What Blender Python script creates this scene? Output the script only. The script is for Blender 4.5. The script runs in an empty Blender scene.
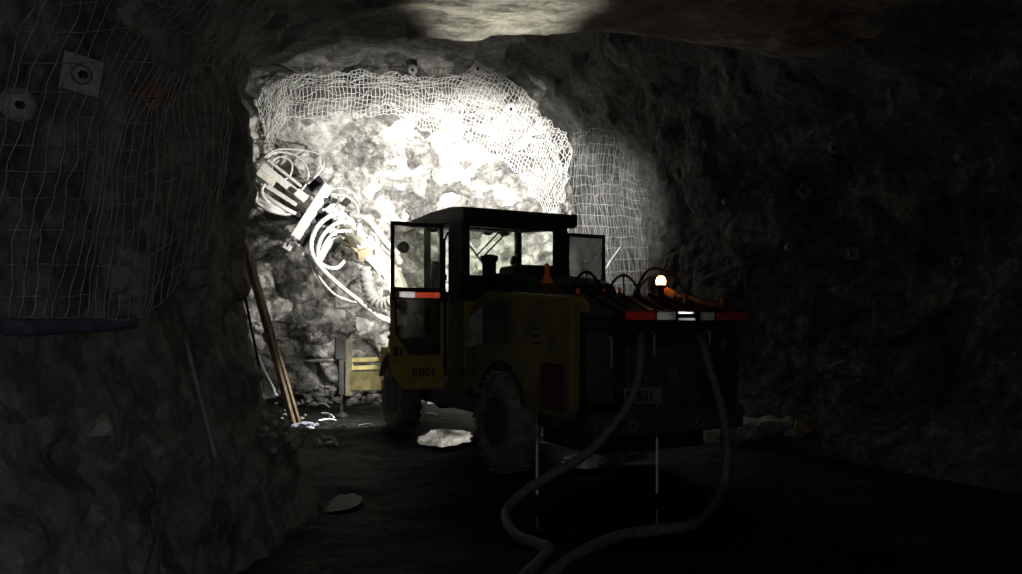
import bpy, bmesh, math, random
from mathutils import Vector, Matrix, noise
from mathutils.bvhtree import BVHTree

random.seed(7)
sc = bpy.context.scene
COL = sc.collection
F, CX, HY, CH = 770.0, 511.0, 332.0, 1.55      # focal length in px, centre x, horizon row, eye height


def at(px, py, Y):
    return Vector(((px - CX) / F * Y, Y, CH - (py - HY) / F * Y))


def ground(px, py, z=0.0):
    return at(px, py, (CH - z) * F / (py - HY))


# ------------------------------------------------------------------ materials
def new_mat(name):
    m = bpy.data.materials.new(name)
    m.use_nodes = True
    nt = m.node_tree
    return m, nt, nt.nodes['Principled BSDF']


def mat(name, c, rough=0.6, metal=0.0, var=0.25, scale=14.0, bump=0.0, spec=0.5):
    m, nt, b = new_mat(name)
    b.inputs['Roughness'].default_value = rough
    b.inputs['Metallic'].default_value = metal
    b.inputs['Specular IOR Level'].default_value = spec
    tc = nt.nodes.new('ShaderNodeTexCoord')
    n = nt.nodes.new('ShaderNodeTexNoise')
    n.inputs['Scale'].default_value = scale
    n.inputs['Detail'].default_value = 5
    nt.links.new(tc.outputs['Object'], n.inputs['Vector'])
    r = nt.nodes.new('ShaderNodeValToRGB')
    r.color_ramp.elements[0].position = 0.35
    r.color_ramp.elements[1].position = 0.65
    r.color_ramp.elements[0].color = [x * (1 - var) for x in c] + [1]
    r.color_ramp.elements[1].color = [min(1, x * (1 + var)) for x in c] + [1]
    nt.links.new(n.outputs['Fac'], r.inputs['Fac'])
    nt.links.new(r.outputs['Color'], b.inputs['Base Color'])
    if bump:
        bp = nt.nodes.new('ShaderNodeBump')
        bp.inputs['Strength'].default_value = bump
        bp.inputs['Distance'].default_value = 0.02
        nt.links.new(n.outputs['Fac'], bp.inputs['Height'])
        nt.links.new(bp.outputs['Normal'], b.inputs['Normal'])
    return m


def rock_mat(name, cols, scale, rough=0.9, bump=0.6, bdist=0.05, vw=0.14, fw=0.55, spec=0.3):
    """blocky broken rock: big noise patches, voronoi blocks, fine grain"""
    m, nt, b = new_mat(name)
    L = nt.links.new
    N = nt.nodes.new
    tc = N('ShaderNodeTexCoord')
    big = N('ShaderNodeTexNoise'); big.inputs['Scale'].default_value = scale * 0.55; big.inputs['Detail'].default_value = 8
    big.inputs['Roughness'].default_value = 0.72; big.inputs['Distortion'].default_value = 0.3
    vor = N('ShaderNodeTexVoronoi'); vor.inputs['Scale'].default_value = scale * 1.7
    wob = N('ShaderNodeTexNoise'); wob.inputs['Scale'].default_value = scale * 2.2; wob.inputs['Detail'].default_value = 3
    addv = N('ShaderNodeVectorMath'); addv.operation = 'MULTIPLY_ADD'
    addv.inputs[1].default_value = (0.35 / scale,) * 3
    L(tc.outputs['Object'], big.inputs['Vector']); L(tc.outputs['Object'], wob.inputs['Vector'])
    L(wob.outputs['Color'], addv.inputs[0]); L(tc.outputs['Object'], addv.inputs[2]); L(addv.outputs[0], vor.inputs['Vector'])
    sep = N('ShaderNodeSeparateColor'); L(vor.outputs['Color'], sep.inputs[0])
    fine = N('ShaderNodeTexNoise'); fine.inputs['Scale'].default_value = scale * 4.5; fine.inputs['Detail'].default_value = 6
    fine.inputs['Roughness'].default_value = 0.7
    L(tc.outputs['Object'], fine.inputs['Vector'])
    m1 = N('ShaderNodeMath'); m1.operation = 'MULTIPLY_ADD'; m1.inputs[1].default_value = vw
    L(sep.outputs[0], m1.inputs[0])
    m0 = N('ShaderNodeMath'); m0.operation = 'MULTIPLY'; m0.inputs[1].default_value = 1.15 - vw - fw + .15
    L(big.outputs['Fac'], m0.inputs[0]); L(m0.outputs[0], m1.inputs[2])
    m2 = N('ShaderNodeMath'); m2.operation = 'MULTIPLY_ADD'; m2.inputs[1].default_value = fw
    L(fine.outputs['Fac'], m2.inputs[0]); L(m1.outputs[0], m2.inputs[2])
    r = N('ShaderNodeValToRGB')
    el = r.color_ramp.elements
    mid = (1.30 - vw - fw) * .5 + vw * .5 + fw * .5
    pos = [mid - .15, mid - .04, mid + .05, mid + .16]
    el[0].position = pos[0]; el[0].color = (*cols[0], 1)
    el[1].position = pos[3]; el[1].color = (*cols[3], 1)
    for k in (1, 2):
        e = el.new(pos[k]); e.color = (*cols[k], 1)
    L(m2.outputs[0], r.inputs['Fac']); L(r.outputs['Color'], b.inputs['Base Color'])
    hsum = N('ShaderNodeMath'); hsum.operation = 'MULTIPLY_ADD'; hsum.inputs[1].default_value = -0.6
    L(vor.outputs['Distance'], hsum.inputs[0]); L(m2.outputs[0], hsum.inputs[2])
    bp = N('ShaderNodeBump'); bp.inputs['Strength'].default_value = bump; bp.inputs['Distance'].default_value = bdist
    L(hsum.outputs[0], bp.inputs['Height']); L(bp.outputs['Normal'], b.inputs['Normal'])
    b.inputs['Roughness'].default_value = rough
    b.inputs['Specular IOR Level'].default_value = spec
    return m


def glass_mat(name, tint, dust, dustc=(0.5, 0.5, 0.48)):
    m, nt, b = new_mat(name)
    nt.nodes.remove(b)
    N = nt.nodes.new; L = nt.links.new
    out = [n for n in nt.nodes if n.type == 'OUTPUT_MATERIAL'][0]
    tr = N('ShaderNodeBsdfTransparent'); tr.inputs[0].default_value = (*tint, 1)
    gl = N('ShaderNodeBsdfGlossy'); gl.inputs['Roughness'].default_value = 0.03
    fr = N('ShaderNodeFresnel'); fr.inputs[0].default_value = 1.45
    mx = N('ShaderNodeMixShader'); L(fr.outputs[0], mx.inputs[0]); L(tr.outputs[0], mx.inputs[1]); L(gl.outputs[0], mx.inputs[2])
    tl = N('ShaderNodeBsdfTranslucent'); tl.inputs[0].default_value = (*dustc, 1)
    nz = N('ShaderNodeTexNoise'); nz.inputs['Scale'].default_value = 7; nz.inputs['Detail'].default_value = 6
    tc = N('ShaderNodeTexCoord'); L(tc.outputs['Object'], nz.inputs['Vector'])
    ml = N('ShaderNodeMath'); ml.operation = 'MULTIPLY'; ml.inputs[1].default_value = dust * 2
    L(nz.outputs['Fac'], ml.inputs[0])
    m2 = N('ShaderNodeMixShader'); L(ml.outputs[0], m2.inputs[0]); L(mx.outputs[0], m2.inputs[1]); L(tl.outputs[0], m2.inputs[2])
    L(m2.outputs[0], out.inputs['Surface'])
    return m


def retro_mat(name, dif, ref):
    """prismatic tape: coloured film over mirrored prisms"""
    m, nt, b = new_mat(name)
    nt.nodes.remove(b)
    N = nt.nodes.new; L = nt.links.new
    out = [n for n in nt.nodes if n.type == 'OUTPUT_MATERIAL'][0]
    d = N('ShaderNodeBsdfDiffuse'); d.inputs[0].default_value = (*dif, 1)
    nz = N('ShaderNodeTexNoise'); nz.inputs['Scale'].default_value = 25; nz.inputs['Detail'].default_value = 4
    tc = N('ShaderNodeTexCoord'); L(tc.outputs['Object'], nz.inputs['Vector'])
    rp = N('ShaderNodeValToRGB'); rp.color_ramp.elements[0].position = 0.35; rp.color_ramp.elements[1].position = 0.62
    rp.color_ramp.elements[0].color = [x * 0.72 for x in ref] + [1]; rp.color_ramp.elements[1].color = [x for x in ref] + [1]
    L(nz.outputs['Fac'], rp.inputs['Fac'])
    g = N('ShaderNodeBsdfGlossy'); g.inputs['Roughness'].default_value = 0.0
    L(rp.outputs['Color'], g.inputs[0])
    mx = N('ShaderNodeMixShader'); mx.inputs[0].default_value = 0.5
    L(d.outputs[0], mx.inputs[1]); L(g.outputs[0], mx.inputs[2]); L(mx.outputs[0], out.inputs['Surface'])
    return m


def emit_mat(name, c, s):
    m, nt, b = new_mat(name)
    b.inputs['Base Color'].default_value = (*c, 1)
    b.inputs['Emission Color'].default_value = (*c, 1)
    b.inputs['Emission Strength'].default_value = s
    return m


M = {}
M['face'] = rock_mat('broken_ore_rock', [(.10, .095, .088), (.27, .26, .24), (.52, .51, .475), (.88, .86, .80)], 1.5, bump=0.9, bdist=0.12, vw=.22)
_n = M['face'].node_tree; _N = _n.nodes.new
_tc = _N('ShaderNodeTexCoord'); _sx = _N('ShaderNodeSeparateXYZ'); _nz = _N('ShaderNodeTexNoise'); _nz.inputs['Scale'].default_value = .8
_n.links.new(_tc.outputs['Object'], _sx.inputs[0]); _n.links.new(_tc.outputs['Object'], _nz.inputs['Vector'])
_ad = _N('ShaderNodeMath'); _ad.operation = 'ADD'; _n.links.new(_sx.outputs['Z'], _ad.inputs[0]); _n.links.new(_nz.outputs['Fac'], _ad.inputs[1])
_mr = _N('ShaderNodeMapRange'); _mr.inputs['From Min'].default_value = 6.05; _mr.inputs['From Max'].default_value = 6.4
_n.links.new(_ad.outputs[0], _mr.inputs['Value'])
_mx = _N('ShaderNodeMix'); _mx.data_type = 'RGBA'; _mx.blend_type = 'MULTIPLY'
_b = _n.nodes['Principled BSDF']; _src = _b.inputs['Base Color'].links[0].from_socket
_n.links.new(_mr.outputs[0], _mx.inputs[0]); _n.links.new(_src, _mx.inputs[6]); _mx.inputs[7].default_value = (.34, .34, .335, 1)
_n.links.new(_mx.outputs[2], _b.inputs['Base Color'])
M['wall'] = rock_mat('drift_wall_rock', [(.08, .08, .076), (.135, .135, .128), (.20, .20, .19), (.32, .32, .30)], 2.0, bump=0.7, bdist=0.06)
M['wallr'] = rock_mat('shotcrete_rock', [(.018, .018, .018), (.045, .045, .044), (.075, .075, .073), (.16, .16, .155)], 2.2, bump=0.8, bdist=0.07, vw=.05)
M['roof'] = rock_mat('roof_rock', [(.06, .06, .055), (.125, .122, .112), (.19, .187, .172), (.30, .295, .275)], 2.0, bump=0.7, bdist=0.06, vw=.05)
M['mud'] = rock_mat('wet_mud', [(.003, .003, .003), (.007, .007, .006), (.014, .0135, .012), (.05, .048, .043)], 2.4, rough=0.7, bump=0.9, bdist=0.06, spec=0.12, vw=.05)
M['rubble'] = rock_mat('rubble_rock', [(.14, .135, .12), (.26, .25, .22), (.42, .41, .37), (.62, .6, .56)], 4.0, bump=0.5, bdist=0.03)
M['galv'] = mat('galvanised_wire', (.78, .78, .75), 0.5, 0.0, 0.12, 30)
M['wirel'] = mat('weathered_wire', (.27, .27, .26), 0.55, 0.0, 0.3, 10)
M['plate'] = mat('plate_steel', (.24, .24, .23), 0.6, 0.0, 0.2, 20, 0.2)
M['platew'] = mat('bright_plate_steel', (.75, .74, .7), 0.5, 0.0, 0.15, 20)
M['rust'] = mat('rusty_steel', (.20, .085, .045), 0.75, 0.0, 0.4, 20, 0.3)
M['yellow'] = mat('yellow_paint', (.30, .25, .06), 0.5, 0, 0.22, 5, 0.05)
M['yellowd'] = mat('dusty_yellow_paint', (.135, .115, .028), 0.6, 0, 0.4, 3.2, 0.08)
M['yellowp'] = mat('pale_yellow_paint', (.72, .62, .25), 0.5, 0, 0.15, 8)
M['black'] = mat('black_paint', (.012, .012, .012), 0.55, 0, 0.3, 6, 0.0, 0.3)
M['dark'] = mat('dark_oily_steel', (.022, .021, .02), 0.6, 0.0, 0.5, 5, 0.1, 0.3)
M['redbrown'] = mat('red_brown_primer', (.05, .016, .009), 0.7, 0, 0.5, 4, 0.1, 0.3)
M['grey'] = mat('grey_panel', (.15, .15, .135), 0.65, 0, 0.35, 5)
M['rubber'] = mat('dusty_rubber', (.155, .15, .142), 0.85, 0, 0.35, 8, 0.2)
M['rim'] = mat('muddy_rim', (.04, .038, .032), 0.75, 0, 0.4, 9)
M['hose'] = mat('black_hose_rubber', (.015, .015, .0145), 0.55, 0, 0.3, 12)
M['hosew'] = mat('pale_hydraulic_hose', (.82, .81, .77), 0.45, 0, 0.15, 15)
M['trail'] = mat('grey_trailing_hose', (.105, .105, .10), 0.6, 0, 0.3, 14)
M['chrome'] = mat('chrome_rod', (.92, .92, .92), 0.3, 0.1, 0.04, 10)
M['boom'] = mat('boom_steel', (.80, .77, .66), 0.5, 0, 0.15, 9)
M['tan'] = mat('tan_motor_casing', (.27, .225, .14), 0.5, 0, 0.2, 15)
M['alu'] = mat('feed_aluminium', (.82, .81, .78), 0.42, 0.15, 0.1, 15)
M['wood'] = mat('weathered_timber', (.19, .135, .075), 0.8, 0, 0.35, 12, 0.2)
M['white'] = mat('white_plastic_pipe', (.82, .82, .8), 0.4, 0, 0.08, 20)
M['blue'] = mat('blue_layflat_hose', (.085, .10, .16), 0.7, 0, 0.3, 14, 0.2)
M['film'] = mat('crumpled_film', (.6, .66, .78), 0.35, 0, 0.15, 12)
M['orange'] = mat('orange_plastic', (.95, .27, .07), 0.5, 0, 0.06, 12)
_n = M['orange'].node_tree
_t = _n.nodes.new('ShaderNodeBsdfTranslucent'); _t.inputs[0].default_value = (.95, .28, .07, 1)
_m = _n.nodes.new('ShaderNodeMixShader'); _m.inputs[0].default_value = .5
_n.links.new(_n.nodes['Principled BSDF'].outputs[0], _m.inputs[1]); _n.links.new(_t.outputs[0], _m.inputs[2])
_n.links.new(_m.outputs[0], [x for x in _n.nodes if x.type == 'OUTPUT_MATERIAL'][0].inputs['Surface'])
M['pipeglow'] = mat('pipe_painted_glow', (.10, .055, .025), 0.6, 0, 0.3, 12)  # beacon's orange light put into the pipe colour
M['bracketglow'] = mat('bracket_painted_glow', (.6, .27, .08), 0.6, 0, 0.2, 12)  # bracket colour carries the beacon's orange light
M['matte'] = mat('matte_black_rubber', (.006, .006, .006), .9, 0, .2, 10, 0, .1)
M['cover'] = mat('light_grey_cover_paint', (.36, .36, .33), .65, 0, .3, 5)
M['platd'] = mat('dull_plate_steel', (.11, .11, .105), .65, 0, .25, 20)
M['grille'] = mat('grey_green_grille', (.06, .06, .05), .65, 0, .3, 7)
M['yrock'] = mat('yellow_sheet', (.22, .175, .05), 0.6, 0, 0.25, 6)
M['letter'] = mat('black_lettering', (.012, .012, .012), 0.6, 0, 0.05, 10)
M['sign'] = mat('pale_sign', (.16, .16, .15), 0.6, 0, 0.15, 20)
M['stick'] = mat('pale_sticker', (.12, .12, .115), 0.6, 0, 0.15, 20)
M['seat'] = mat('seat_cloth', (.02, .02, .02), 0.85, 0, 0.3, 20)
M['glass'] = glass_mat('clear_cab_glass', (.86, .88, .85), 0.03)
M['glassd'] = glass_mat('dusty_door_glass', (.62, .63, .6), 0.14)
M['glasst'] = glass_mat('dark_lower_glass', (.13, .13, .12), 0.10)
M['glassr'] = glass_mat('milky_door_glass', (.45, .45, .45), 0.30)
M['lens'] = emit_mat('work_lamp_lens', (1.0, .97, .9), 12.0)
M['beacon'] = emit_mat('amber_beacon', (1.0, .36, .06), 26.0)
M['rw'] = retro_mat('white_prismatic_tape', (.8, .8, .8), (.9, .9, .89))
M['rr'] = retro_mat('red_prismatic_tape', (.45, .05, .03), (.46, .23, .18))
M['rws'] = retro_mat('dirty_white_prismatic_tape', (.4, .4, .4), (.40, .40, .40))
M['rwd'] = retro_mat('muddy_white_prismatic_tape', (.15, .15, .15), (.15, .15, .15))
M['rr2'] = retro_mat('worn_red_prismatic_tape', (.30, .02, .02), (.70, .2, .2))
M['rw8'] = retro_mat('scuffed_white_prismatic_tape', (.6, .6, .6), (.80, .80, .79))
M['rrs'] = retro_mat('dirty_red_prismatic_tape', (.30, .02, .02), (.36, .10, .10))

mw, nt, b = new_mat('puddle_water')
b.inputs['Base Color'].default_value = (.012, .012, .011, 1)
b.inputs['Roughness'].default_value = 0.05
b.inputs['IOR'].default_value = 1.33
nz = nt.nodes.new('ShaderNodeTexNoise'); nz.inputs['Scale'].default_value = 5; nz.inputs['Detail'].default_value = 2
tc = nt.nodes.new('ShaderNodeTexCoord'); nt.links.new(tc.outputs['Object'], nz.inputs['Vector'])
bp = nt.nodes.new('ShaderNodeBump'); bp.inputs['Strength'].default_value = 0.05; bp.inputs['Distance'].default_value = 0.02
nt.links.new(nz.outputs['Fac'], bp.inputs['Height']); nt.links.new(bp.outputs['Normal'], b.inputs['Normal'])
M['water'] = mw
M['slurry'] = mw.copy(); M['slurry'].name = 'rippled_slurry'
for _q in M['slurry'].node_tree.nodes:
    if _q.type == 'BUMP': _q.inputs['Strength'].default_value = .9; _q.inputs['Distance'].default_value = .03
    if _q.type == 'TEX_NOISE': _q.inputs['Scale'].default_value = 16; _q.inputs['Detail'].default_value = 6
    if _q.type == 'BSDF_PRINCIPLED': _q.inputs['Roughness'].default_value = .5; _q.inputs['Specular IOR Level'].default_value = .15
ms, nt, b = new_mat('falling_water')
b.inputs['Base Color'].default_value = (.95, .96, .97, 1)
b.inputs['Roughness'].default_value = 0.12
b.inputs['IOR'].default_value = 1.33
b.inputs['Transmission Weight'].default_value = 0.35
M['stream'] = ms


# ------------------------------------------------------------------ object helpers
def link(name, bm, m, parent=None, smooth=False, mats=None):
    me = bpy.data.meshes.new(name)
    bm.normal_update()
    bm.to_mesh(me)
    bm.free()
    for x in (mats or [m]):
        me.materials.append(x)
    if smooth:
        for p in me.polygons:
            p.use_smooth = True
    o = bpy.data.objects.new(name, me)
    COL.objects.link(o)
    if parent:
        o.parent = parent
    return o


def tag(o, label, cat, group=None, kind=None):
    o['label'] = label
    o['category'] = cat
    if group: o['group'] = group
    if kind: o['kind'] = kind
    return o


def thing(name, label, cat, loc=(0, 0, 0), rz=0.0, group=None):
    o = bpy.data.objects.new(name, None)
    o.empty_display_size = 0.2
    COL.objects.link(o)
    o.location = loc
    o.rotation_euler = (0, 0, rz)
    return tag(o, label, cat, group)


def box(bm, x0, x1, y0, y1, z0, z1, bev=0.0, mi=0, mtx=None):
    vs = [Vector((x, y, z)) for x in (x0, x1) for y in (y0, y1) for z in (z0, z1)]
    if mtx: vs = [mtx @ v for v in vs]
    v = [bm.verts.new(p) for p in vs]
    fs = [bm.faces.new([v[i] for i in q]) for q in ((0, 1, 3, 2), (4, 6, 7, 5), (0, 4, 5, 1), (2, 3, 7, 6), (0, 2, 6, 4), (1, 5, 7, 3))]
    for f in fs: f.material_index = mi
    if bev:
        es = list({e for f in fs for e in f.edges})
        r = bmesh.ops.bevel(bm, geom=es, offset=bev, segments=2, affect='EDGES', profile=0.6)
        for f in r['faces']: f.material_index = mi
    return bm


def prism(bm, pts, axis, a0, a1, bev=0.0, mi=0):
    """pts: 2D polygon; axis 0/1/2 is the extrusion axis from a0 to a1"""
    def P(p, a):
        q = [p[0], p[1]]
        q.insert(axis, a)
        return Vector(q)
    A = [bm.verts.new(P(p, a0)) for p in pts]
    B = [bm.verts.new(P(p, a1)) for p in pts]
    n = len(pts)
    fs = [bm.faces.new(A), bm.faces.new(B[::-1])]
    for i in range(n):
        fs.append(bm.faces.new([A[i], B[i], B[(i + 1) % n], A[(i + 1) % n]]))
    bmesh.ops.recalc_face_normals(bm, faces=fs)
    for f in fs: f.material_index = mi
    if bev:
        es = list({e for f in fs for e in f.edges})
        r = bmesh.ops.bevel(bm, geom=es, offset=bev, segments=2, affect='EDGES', profile=0.6)
        for f in r['faces']: f.material_index = mi
    return bm


def frame_from(d):
    d = d.normalized()
    up = Vector((0, 0, 1)) if abs(d.z) < 0.95 else Vector((1, 0, 0))
    a = d.cross(up).normalized()
    return a, a.cross(d).normalized()


def tube(bm, pts, r, seg=8, cap=True, mi=0):
    pts = [Vector(p) for p in pts]
    rings = []
    n = len(pts)
    rr = r if isinstance(r, (list, tuple)) else [r] * n
    prev = None
    for i, p in enumerate(pts):
        d = pts[min(i + 1, n - 1)] - pts[max(i - 1, 0)]
        if d.length < 1e-9: d = Vector((0, 0, 1))
        d.normalize()
        if prev is None:
            a, c = frame_from(d)
        else:
            a = prev - d * prev.dot(d)
            a = a.normalized() if a.length > 1e-6 else frame_from(d)[0]
            c = d.cross(a)
        prev = a
        rings.append([bm.verts.new(p + (a * math.cos(t) + c * math.sin(t)) * rr[i]) for t in [2 * math.pi * k / seg for k in range(seg)]])
    for i in range(n - 1):
        for k in range(seg):
            f = bm.faces.new([rings[i][k], rings[i][(k + 1) % seg], rings[i + 1][(k + 1) % seg], rings[i + 1][k]])
            f.smooth = seg > 4
            f.material_index = mi
    if cap:
        for f in (bm.faces.new(rings[0][::-1]), bm.faces.new(rings[-1])): f.material_index = mi
    return bm


def beam(bm, p0, p1, w, h, bev=0.0, roll=0.0, mi=0):
    """rectangular bar from p0 to p1, w across, h upward"""
    p0, p1 = Vector(p0), Vector(p1)
    d = p1 - p0
    a, c = frame_from(d)
    m = Matrix((a, d.normalized(), c)).transposed().to_4x4()
    m = Matrix.Translation(p0) @ m @ Matrix.Rotation(roll, 4, 'Y')
    return box(bm, -w / 2, w / 2, 0, d.length, -h / 2, h / 2, bev, mi, m)


def spline(ctrl, n=8):
    c = [Vector(p) for p in ctrl]
    out = []
    for i in range(len(c) - 1):
        p0, p1, p2, p3 = c[max(i - 1, 0)], c[i], c[i + 1], c[min(i + 2, len(c) - 1)]
        for k in range(n):
            t = k / n
            out.append(0.5 * ((2 * p1) + (p2 - p0) * t + (2 * p0 - 5 * p1 + 4 * p2 - p3) * t * t + (3 * p1 - p0 - 3 * p2 + p3) * t ** 3))
    out.append(c[-1])
    return out


def lathe(bm, prof, axis='X', seg=32, org=(0, 0, 0), mi=0):
    """prof: (axial, radius) pairs"""
    org = Vector(org)
    rings = []
    for a, r in prof:
        ring = []
        for k in range(seg):
            t = 2 * math.pi * k / seg
            v = {'X': (a, r * math.cos(t), r * math.sin(t)), 'Y': (r * math.sin(t), a, r * math.cos(t)), 'Z': (r * math.cos(t), r * math.sin(t), a)}[axis]
            ring.append(bm.verts.new(org + Vector(v)))
        rings.append(ring)
    fs = []
    for i in range(len(rings) - 1):
        for k in range(seg):
            f = bm.faces.new([rings[i][k], rings[i][(k + 1) % seg], rings[i + 1][(k + 1) % seg], rings[i + 1][k]])
            f.smooth = True
            fs.append(f)
    fs.append(bm.faces.new(rings[0][::-1])); fs.append(bm.faces.new(rings[-1]))
    for f in fs: f.material_index = mi
    bmesh.ops.recalc_face_normals(bm, faces=fs)
    return bm


def BM(): return bmesh.new()


def interp(x, tab):
    if x <= tab[0][0]: return tab[0][1]
    for (a, va), (b_, vb) in zip(tab, tab[1:]):
        if x <= b_:
            t = (x - a) / (b_ - a)
            t = t * t * (3 - 2 * t)
            return va + (vb - va) * t
    return tab[-1][1]


# ------------------------------------------------------------------ the setting: rock surfaces
def blocky(p, amp, s):
    q = Vector(p) * s
    q = q + 0.35 * Vector((noise.noise(q * 1.3), noise.noise(q * 1.3 + Vector((9, 3, 1))), noise.noise(q * 1.3 + Vector((2, 8, 5)))))
    d, pts = noise.voronoi(q)
    c = noise.cell(pts[0] * 7.13)
    edge = min(1.0, (d[1] - d[0]) * 4)
    return amp * (c * 0.8 + 0.2) * (0.35 + 0.65 * edge)


def grid_surface(nu, nv, fn):
    bm = BM()
    V = [[bm.verts.new(fn(i / (nu - 1), j / (nv - 1))) for j in range(nv)] for i in range(nu)]
    for i in range(nu - 1):
        for j in range(nv - 1):
            bm.faces.new([V[i][j], V[i + 1][j], V[i + 1][j + 1], V[i][j + 1]])
    return bm


def plan_curve(pts, n=12):
    c = spline([(x, y, 0) for x, y in pts], n)
    L = [0.0]
    for a, b_ in zip(c, c[1:]): L.append(L[-1] + (b_ - a).length)
    def ev(s):
        t = s * L[-1]
        for i in range(len(L) - 1):
            if t <= L[i + 1] or i == len(L) - 2:
                k = (t - L[i]) / max(1e-9, L[i + 1] - L[i])
                return c[i].lerp(c[i + 1], k)
    def nrm(s, side):
        d = ev(min(1, s + .02)) - ev(max(0, s - .02))
        d.normalize()
        return Vector((d.y, -d.x, 0)) * side
    return ev, nrm, L[-1]


# left pillar wall with its muck bank, then the far left wall of the heading
evL, nrL, lenL = plan_curve([(-2.75, -1.0), (-2.6, 1.0), (-2.44, 3.2), (-2.33, 4.6), (-2.27, 5.8), (-2.3, 6.5), (-2.6, 7.2), (-3.5, 7.8), (-5.0, 8.4), (-6.1, 9.6), (-6.4, 12), (-6.3, 15), (-5.6, 17.4)])
PROF_L = [(-0.3, .80), (0, .62), (.3, .50), (.6, .40), (1.0, .20), (1.6, .05), (2.3, 0), (3.2, .08), (3.6, .0), (3.95, .10), (4.25, .34), (4.55, 1.0), (4.85, 2.5)]
PROF_LF = [(-0.3, 1.2), (0, .8), (.6, .3), (1.5, 0), (4, .1), (5.2, .5), (6.0, 1.3), (6.6, 2.4)]


def wl(s, t, disp=1.0):
    far = min(1, max(0, (s - .44) / .12))
    z = -0.3 + t * (4.8 + 2.1 * far)
    p = evL(s); n = nrL(s, 1)
    off = interp(z, PROF_L) * (1 - far) + interp(z, PROF_LF) * far
    q = p + n * off
    q.z = z
    if disp:
        g = .16 * noise.fractal(q * 0.9, 1.0, 2.0, 5) + blocky(q, .14, 1.6) - .05 + .03 * noise.noise(q * 6)
        q = q + n * g * disp * (0.8 + .5 * far)
    return q


# the face
PROF_F = [(-.4, 17.2), (0, 16.95), (.5, 16.75), (1.5, 16.45), (3, 16.3), (4.2, 15.9), (5.0, 15.2), (5.6, 14.4), (6.0, 13.6), (6.6, 12.6)]


def wb(s, t, disp=1.0):
    X = -7.2 + s * 10.4
    z = -.4 + t * 6.9
    Y = interp(z, PROF_F) - .10 * (abs(X + 2.0) / 4.5) ** 2 * 2
    q = Vector((X, Y, z))
    if disp:
        up = min(1, max(0, (z - 4.2) / .8))
        g = .30 * noise.fractal(Vector((X, z * 1.3, 3)) * 0.7, 1.0, 2.0, 5) + blocky((X, z * 1.35, 7), .34, 1.1) * (1 - .6 * up) + blocky((X, z * 1.2, 17), .13, 2.6) + .025 * noise.noise(q * 7)
        q = q + Vector((0, -1, 0)) * (g - .1) * disp * (1 - .35 * up)
    return q


# right wall
evR, nrR, lenR = plan_curve([(1.0, 17.4), (1.38, 16.0), (1.75, 14.4), (2.35, 12.4), (3.2, 10.8), (4.5, 9.2), (5.4, 7.4), (5.8, 5.0), (5.9, 2.0), (5.9, -1.0)])


def wr(s, t, disp=1.0):
    far = 1 - min(1, max(0, (s - .35) / .2))
    z = -.3 + t * (5.0 + 1.9 * far)
    p = evR(s); n = nrR(s, 1)
    PN = [(-.3, .9), (0, .6), (.6, .15), (1.5, 0), (2.5, .0), (3.3, .3), (4.0, 1.1), (4.7, 2.6)]
    PF = [(-.3, .7), (0, .5), (.8, .1), (2.5, 0), (4.0, .18), (5.0, .6), (5.8, 1.3), (6.6, 2.6)]
    off = interp(z, PN) * (1 - far) + interp(z, PF) * far
    q = p + n * off
    q.z = z
    if disp:
        g = .14 * noise.fractal(q * 0.8, 1.0, 2.0, 5) + blocky(q, .10, 1.5) - .04 + .02 * noise.noise(q * 7)
        q = q + n * g * disp
    return q


# ceiling: low near roof, a brow, then the higher roof of the heading
def ce(s, t, disp=1.0):
    X = -7.4 + s * 14.2
    Y = -1.2 + t * 17.4
    brow = 7.55 + .05 * noise.noise(Vector((X * .9, 1, 2)))
    near = 4.31 - max(0, abs(X - .6) - 2.7) ** 2 * .10 + .05 * max(0, Y - 5.0)
    far = interp(Y, [(7, 5.6), (10, 6.1), (13, 6.25), (16, 6.5)]) - max(0, abs(X + 1.6) - 3.2) ** 2 * .22
    k = min(1, max(0, (Y - brow) / (.5 + 1.2 * max(0, X - .2))))
    k = k * k * (3 - 2 * k)
    z = near + (far - near) * k
    q = Vector((X, Y, z))
    if disp:
        g = .16 * noise.fractal(q * .8, 1.0, 2.0, 5) + .6 * blocky((X, Y * .8, 4), .16, 1.3) - .05
        q.z -= g * disp * (.45 + .55 * k)
    return q


PUD = [(445, 437.5, .55, 1.1), (590, 461, .46, .7), (344, 502, .20, .42), (608, 522, .95, .65)]
PUDC = [(ground(a, b_), rx, ry) for a, b_, rx, ry in PUD]


def floor_z(X, Y):
    q = Vector((X, Y, 0))
    z = .07 * noise.fractal(q * 0.55, 1.0, 2.0, 4) + .025 * noise.noise(q * 3.1) + .012 * noise.noise(q * 9)
    z += .03
    if Y > 14.5: z += (Y - 14.5) * .05
    for c, rx, ry in PUDC:
        d = math.hypot((X - c.x) / rx, (Y - c.y) / ry)
        k = min(1, max(0, (1.75 - d) / .75))
        k = k * k * (3 - 2 * k)
        z = z * (1 - k) + (-.045 + .02 * noise.noise(q * 3)) * k
    return z


def fl(s, t, disp=1.0):
    X = -7.4 + s * 14.2
    Y = -1.2 + t * 19.0
    return Vector((X, Y, floor_z(X, Y) if disp else 0))


def structure(name, m, nu, nv, fn, smooth=False):
    o = link(name, grid_surface(nu, nv, fn), m, None, smooth)
    o['kind'] = 'structure'
    return o


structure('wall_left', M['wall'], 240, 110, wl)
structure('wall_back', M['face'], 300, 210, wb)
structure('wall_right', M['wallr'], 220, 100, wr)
structure('ceiling', M['roof'], 190, 230, ce)
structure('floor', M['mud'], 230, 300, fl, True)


def bvh_of(fns, d):
    V, P = [], []
    for fn, nu, nv in fns:
        base = len(V)
        for i in range(nu):
            for j in range(nv):
                V.append(fn(i / (nu - 1), j / (nv - 1), d))
        for i in range(nu - 1):
            for j in range(nv - 1):
                a = base + i * nv + j
                P.append((a, a + nv, a + nv + 1, a + 1))
    return BVHTree.FromPolygons(V, P)


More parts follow.
